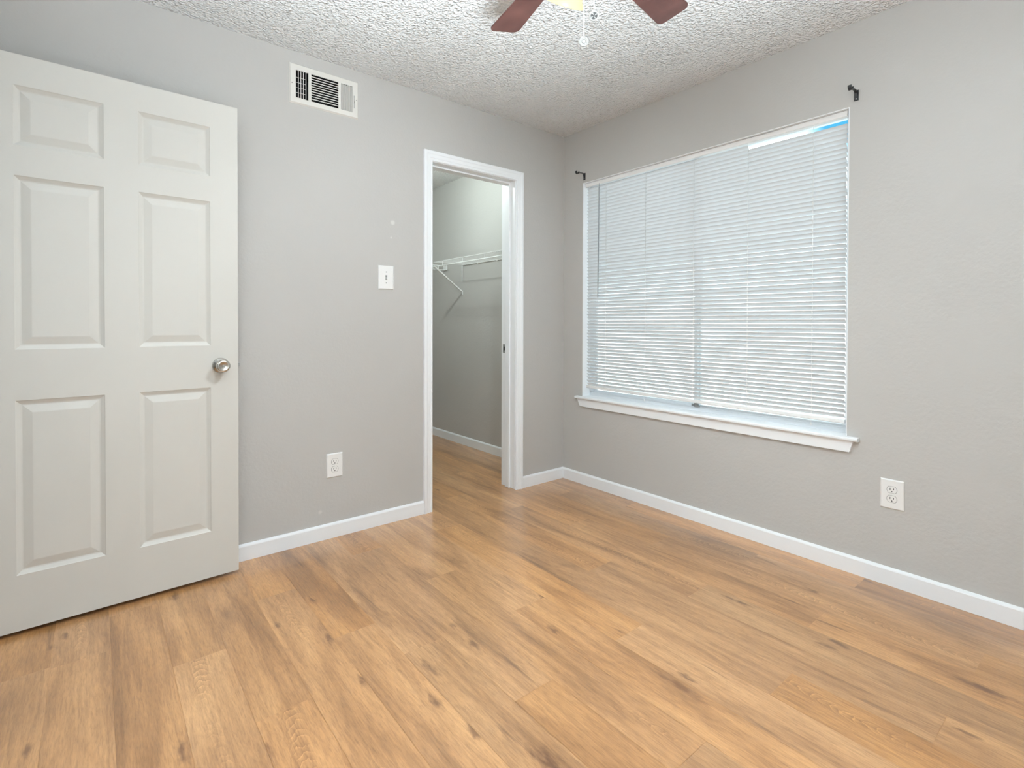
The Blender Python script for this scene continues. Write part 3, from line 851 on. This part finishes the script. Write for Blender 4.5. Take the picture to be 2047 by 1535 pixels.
box(bm, -1.850, -1.561, 0.001, 0.1, 2.349, 2.350); box(bm, -1.850, -1.561, 0.001, 0.1, 2.210, 2.211)
obj('duct', bm, M_duct, v, OV)
bm = bmesh.new(); box(bm, -1.5552, -1.5522, FY - 0.0005, FY + 0.001, 2.236, 2.302)
obj('lever_slot', bm, M_dim, v, OV)
bm = bmesh.new(); box(bm, -1.5548, -1.5528, FY - 0.012, FY, 2.262, 2.272)
obj('lever', bm, M_vent, v, OV)
for xc in (-1.866, -1.541):
    bm = bmesh.new(); lathe(bm, [(0, 0.0030), (0.001, 0.0024), (0.0013, 0)], (xc, FY, 2.280), (0, -1, 0), 12)
    obj('screw', bm, M_dim, v, OV)

# ------------------------------------------------------------------ closet shelves
def wire_shelf(loc, rz, L, label, brace_at, clips):
    """local: back edge along +x on the wall at y=0, shelf sticks out to -y; z=0 is the top deck"""
    D = 0.300
    r = tag(empty('wire_shelf', loc, rz), label, 'shelf', 'white wire shelves in the closet')
    bm = bmesh.new()
    for k in range(int(L / 0.0254) + 1):
        x = 0.004 + k * 0.0254
        if x > L: break
        tube(bm, [(x, -0.006, 0.003), (x, -D - 0.003, 0.003)], 0.0012, 5)
    obj('wire_deck', bm, M_wire, r)
    for y, z, rr in ((-0.008, 0.0, 0.0028), (-D * 0.5, -0.0005, 0.0024)):
        bm = bmesh.new(); tube(bm, [(0, y, z), (L, y, z)], rr, 8); obj('deck_rod', bm, M_wire, r)
    for k in range(int(L / 0.305) + 1):
        bm = bmesh.new(); tube(bm, [(L - 0.08 - k * 0.305, -D - 0.004, 0.002), (L - 0.08 - k * 0.305, -D - 0.004, -0.037)], 0.0030, 6)
        obj('lip_strut', bm, M_wire, r)
    for z in (0.002, -0.037):
        bm = bmesh.new(); tube(bm, [(0, -D - 0.004, z), (L, -D - 0.004, z)], 0.0032, 8); obj('front_rod', bm, M_wire, r)
    for x in brace_at:
        bm = bmesh.new()
        d = Vector((0, D - 0.006, -0.245)); 
        strip(bm, [(x, -D - 0.002, -0.030), (x, -D * 0.5, -0.140), (x, -0.006, -0.2430), (x, -0.003, -0.2700)], (0.0070, 0, 0), [(0, 0.003, 0.0045)] * 3 + [(0, 0.003, 0.0)])
        obj('support_brace', bm, M_wire, r, bevel=0.0008)
    for x in clips:
        bm = bmesh.new(); box(bm, x - 0.005, x + 0.005, -0.013, -0.0005, -0.012, 0.006)
        obj('wall_clip', bm, M_wire, r, bevel=0.001)
    return r
# on the right-hand closet wall: ends at y 1.305; local +x runs to +y
sh1 = wire_shelf((-0.0005, 0.160, 1.640), PI / 2, 1.146, 'white wire closet shelf on the side wall, held up by a slanting brace', [1.142], [0.25, 0.53, 0.81])
# rotate so that local -y points away from the wall (towards -x)
sh1.rotation_euler = (0, 0, -PI / 2); sh1.location = (-0.0005, 1.306, 1.640)
for ch in sh1.children:
    if ch.name.startswith('support_brace'): ch.location.x -= 1.140
bm = bmesh.new()                                            # loose end bracket hanging at the shelf's back corner
prism(bm, [(-0.002, -0.004, -0.004), (0.010, -0.004, -0.004), (0.006, -0.004, -0.150), (0.001, -0.004, -0.150)], (0, -0.006, 0))
obj('end_bracket', bm, M_wire, sh1)
sh2 = wire_shelf((-1.870, 1.8995, 1.655), 0.0, 1.866, 'white wire closet shelf along the rear closet wall', [0.9], [0.4, 1.2])
bm = bmesh.new(); box(bm, 1.8585, 1.8690, -0.330, -0.270, -0.040, 0.006)
obj('end_bracket', bm, M_wire, sh2, bevel=0.001)

# ------------------------------------------------------------------ ceiling fan
FX, FYY, FZ = -1.5202, -1.6133, 2.219
fan = tag(empty('ceiling_fan', (FX, FYY, H)), 'ceiling fan with dark reddish wood blades, lit cream glass shades and two pull chains', 'ceiling fan')
OF = fan.location
bm = bmesh.new(); lathe(bm, [(0, 0.0), (0, 0.075), (0.012, 0.082), (0.050, 0.082), (0.058, 0.070)], (FX, FYY, H), (0, 0, -1), 48); obj('canopy', bm, M_fanbody, fan, OF, smooth=False)
bm = bmesh.new(); lathe(bm, [(0.058, 0.060), (0.064, 0.100), (0.085, 0.118), (0.150, 0.120), (0.185, 0.105), (0.200, 0.080), (0.206, 0.0)], (FX, FYY, H), (0, 0, -1), 56); obj('motor_housing', bm, M_fanbody, fan, OF, smooth=False)
bm = bmesh.new(); lathe(bm, [(0.206, 0.0), (0.206, 0.050), (0.240, 0.056), (0.300, 0.056), (0.330, 0.050), (0.345, 0.030), (0.348, 0.0)], (FX, FYY, H), (0, 0, -1), 48); obj('switch_housing', bm, M_fanbody, fan, OF)
BR, TAU, A0 = 0.533, -0.1805, 0.0983
for k in range(5):
    ang = A0 + math.radians(72) * k
    d = Vector((math.cos(ang), math.sin(ang), 0)); nn = Vector((-math.sin(ang), math.cos(ang), 0)) * math.cos(TAU) + Vector((0, 0, 1)) * math.sin(TAU)
    up = d.cross(nn)
    c0 = Vector((FX, FYY, FZ))
    out = []
    wt, wr, s0 = 0.0606, 0.0440, 0.200
    # rounded tip corners and root corners
    def arc(cs, cw, r, a0, a1, n=8): return [(cs + r * math.cos(a0 + (a1 - a0) * i / n), cw + r * math.sin(a0 + (a1 - a0) * i / n)) for i in range(n + 1)]
    rt = 0.022
    pts = [(s0, -wr * 0.6), (s0 + 0.02, -wr)] + arc(BR - rt, -wt + rt, rt, -PI / 2 + 0.05, -0.12) + arc(BR - rt, wt - rt, rt, 0.12, PI / 2 - 0.05) + [(s0 + 0.02, wr), (s0, wr * 0.6)]
    # a slightly bowed end
    P = []
    for s_, w_ in pts:
        bow = 0.004 * (1 - (w_ / wt) ** 2) if s_ > BR - 0.03 else 0
        P.append(c0 + d * (s_ + bow) + nn * w_)
    bm = bmesh.new(); prism(bm, [p - up * 0.003 for p in P], up * 0.006)
    b = obj('blade', bm, M_blade, fan, OF, bevel=0.0015)
    bm = bmesh.new()
    strip(bm, [c0 + d * 0.075 + Vector((0, 0, 0.012)), c0 + d * 0.13 + Vector((0, 0, 0.008)), c0 + d * 0.18 + up * 0.0055, c0 + d * 0.27 + up * 0.0055], nn * 0.016, [Vector((0, 0, 0.002))] * 4)
    obj('blade_arm', bm, M_fanbody, b, OF)
fw = math.atan2(0.77716, 0.62921)
for k in range(3):
    a = fw + 0.38287788 + math.radians(120) * k
    h = Vector((math.cos(a), math.sin(a), 0)); ti = 0.8352679
    ax = h * math.cos(ti) + Vector((0, 0, -math.sin(ti)))
    c = Vector((FX, FYY, 2.09893374)) + h * 0.12265645
    bm = bmesh.new()
    prof = [(-0.112, 0.020), (-0.104, 0.026), (-0.085, 0.034), (-0.060, 0.042), (-0.035, 0.047), (-0.015, 0.053), (0.0, 0.065)]
    lathe(bm, prof, c, ax, 48, cap0=True, cap1=False)
    sh = obj('lamp_shade', bm, M_shade, fan, OF, smooth=True, recalc=True)
    so = sh.modifiers.new('thickness', 'SOLIDIFY'); so.thickness = 0.003; so.offset = -1
    sh['label'] = 'lit cream glass bell shade'
    bm = bmesh.new()
    e = c - ax * 0.110
    tube(bm, [Vector((FX, FYY, e.z + 0.01)) + h * 0.045, e - h * 0.004 + Vector((0, 0, 0.012)), e + ax * 0.006], 0.012, 12)
    obj('lamp_arm', bm, M_fanbody, fan, OF, smooth=True)
    bm = bmesh.new(); lathe(bm, [(-0.106, 0.012), (-0.098, 0.013), (-0.090, 0.017), (-0.082, 0.018), (-0.074, 0.014), (-0.070, 0.0)], c, ax, 20)
    obj('bulb', bm, M_shade, sh, OF, smooth=True)
    lamp('fan_bulb_light', c - ax * 0.040, FAN_W * (1.0, 1.0, 0.3)[k], FAN_C, 0.024)

def pull_chain(px, py, zc, dark):
    bm = bmesh.new()
    z = zc + 0.0165
    while z < 2.105:
        bmesh.ops.create_icosphere(bm, subdivisions=1, radius=0.00185, matrix=Matrix.Translation((px, py, z)))
        z += 0.0047
    tube(bm, [(px, py, zc + 0.013), (px, py, 2.105)], 0.0006, 5)
    ch = obj('pull_chain', bm, M_chain, fan, OF, smooth=True)
    cdir = (CAM - Vector((px, py, zc))); cdir.z *= 0.25; cdir.normalize()
    q = cdir.to_track_quat('Z', 'Y').to_matrix().to_4x4(); q.translation = (px, py, zc)
    bm = bmesh.new()
    R, r = 0.0118, 0.0026
    n1, n2 = 32, 10; g = []
    for i in range(n1):
        a = 2 * PI * i / n1
        g.append([bm.verts.new(q @ Vector(((R + r * math.cos(2 * PI * j / n2)) * math.cos(a), (R + r * math.cos(2 * PI * j / n2)) * math.sin(a), 1.3 * r * math.sin(2 * PI * j / n2)))) for j in range(n2)])
    for i in range(n1):
        for j in range(n2): bm.faces.new((g[i][j], g[(i + 1) % n1][j], g[(i + 1) % n1][(j + 1) % n2], g[i][(j + 1) % n2]))
    pd = obj('pendant', bm, M_pend, ch, OF, smooth=True)
    bm = bmesh.new()
    zd = q.to_3x3() @ Vector((0, 0, 1)); o0 = Vector((px, py, zc))
    lathe(bm, [(-0.0015, 0.0112), (0.0008, 0.0112), (0.0008, 0.0)], o0, zd, 32)
    obj('medallion', bm, M_pendark if dark else M_pend, pd, OF)
    if not dark:
        bm = bmesh.new(); lathe(bm, [(0.0008, 0.0066), (0.0022, 0.0050), (0.0026, 0.0)], o0, zd, 24); obj('emblem', bm, M_pend, pd, OF, smooth=True)
    else:
        bm = bmesh.new()
        for k in range(4):
            aa = k * PI / 2 + 0.5
            prism(bm, [q @ Vector((0.0015 * math.cos(aa), 0.0015 * math.sin(aa), 0.0009)), q @ Vector((0.009 * math.cos(aa - 0.22), 0.009 * math.sin(aa - 0.22), 0.0009)), q @ Vector((0.009 * math.cos(aa + 0.22), 0.009 * math.sin(aa + 0.22), 0.0009))], zd * 0.0008)
        obj('emblem', bm, M_pend, pd, OF)
pull_chain(FX + 0.0276, FYY + 0.0235, 1.940, False)
pull_chain(FX + 0.0190, FYY - 0.0240, 1.990, True)
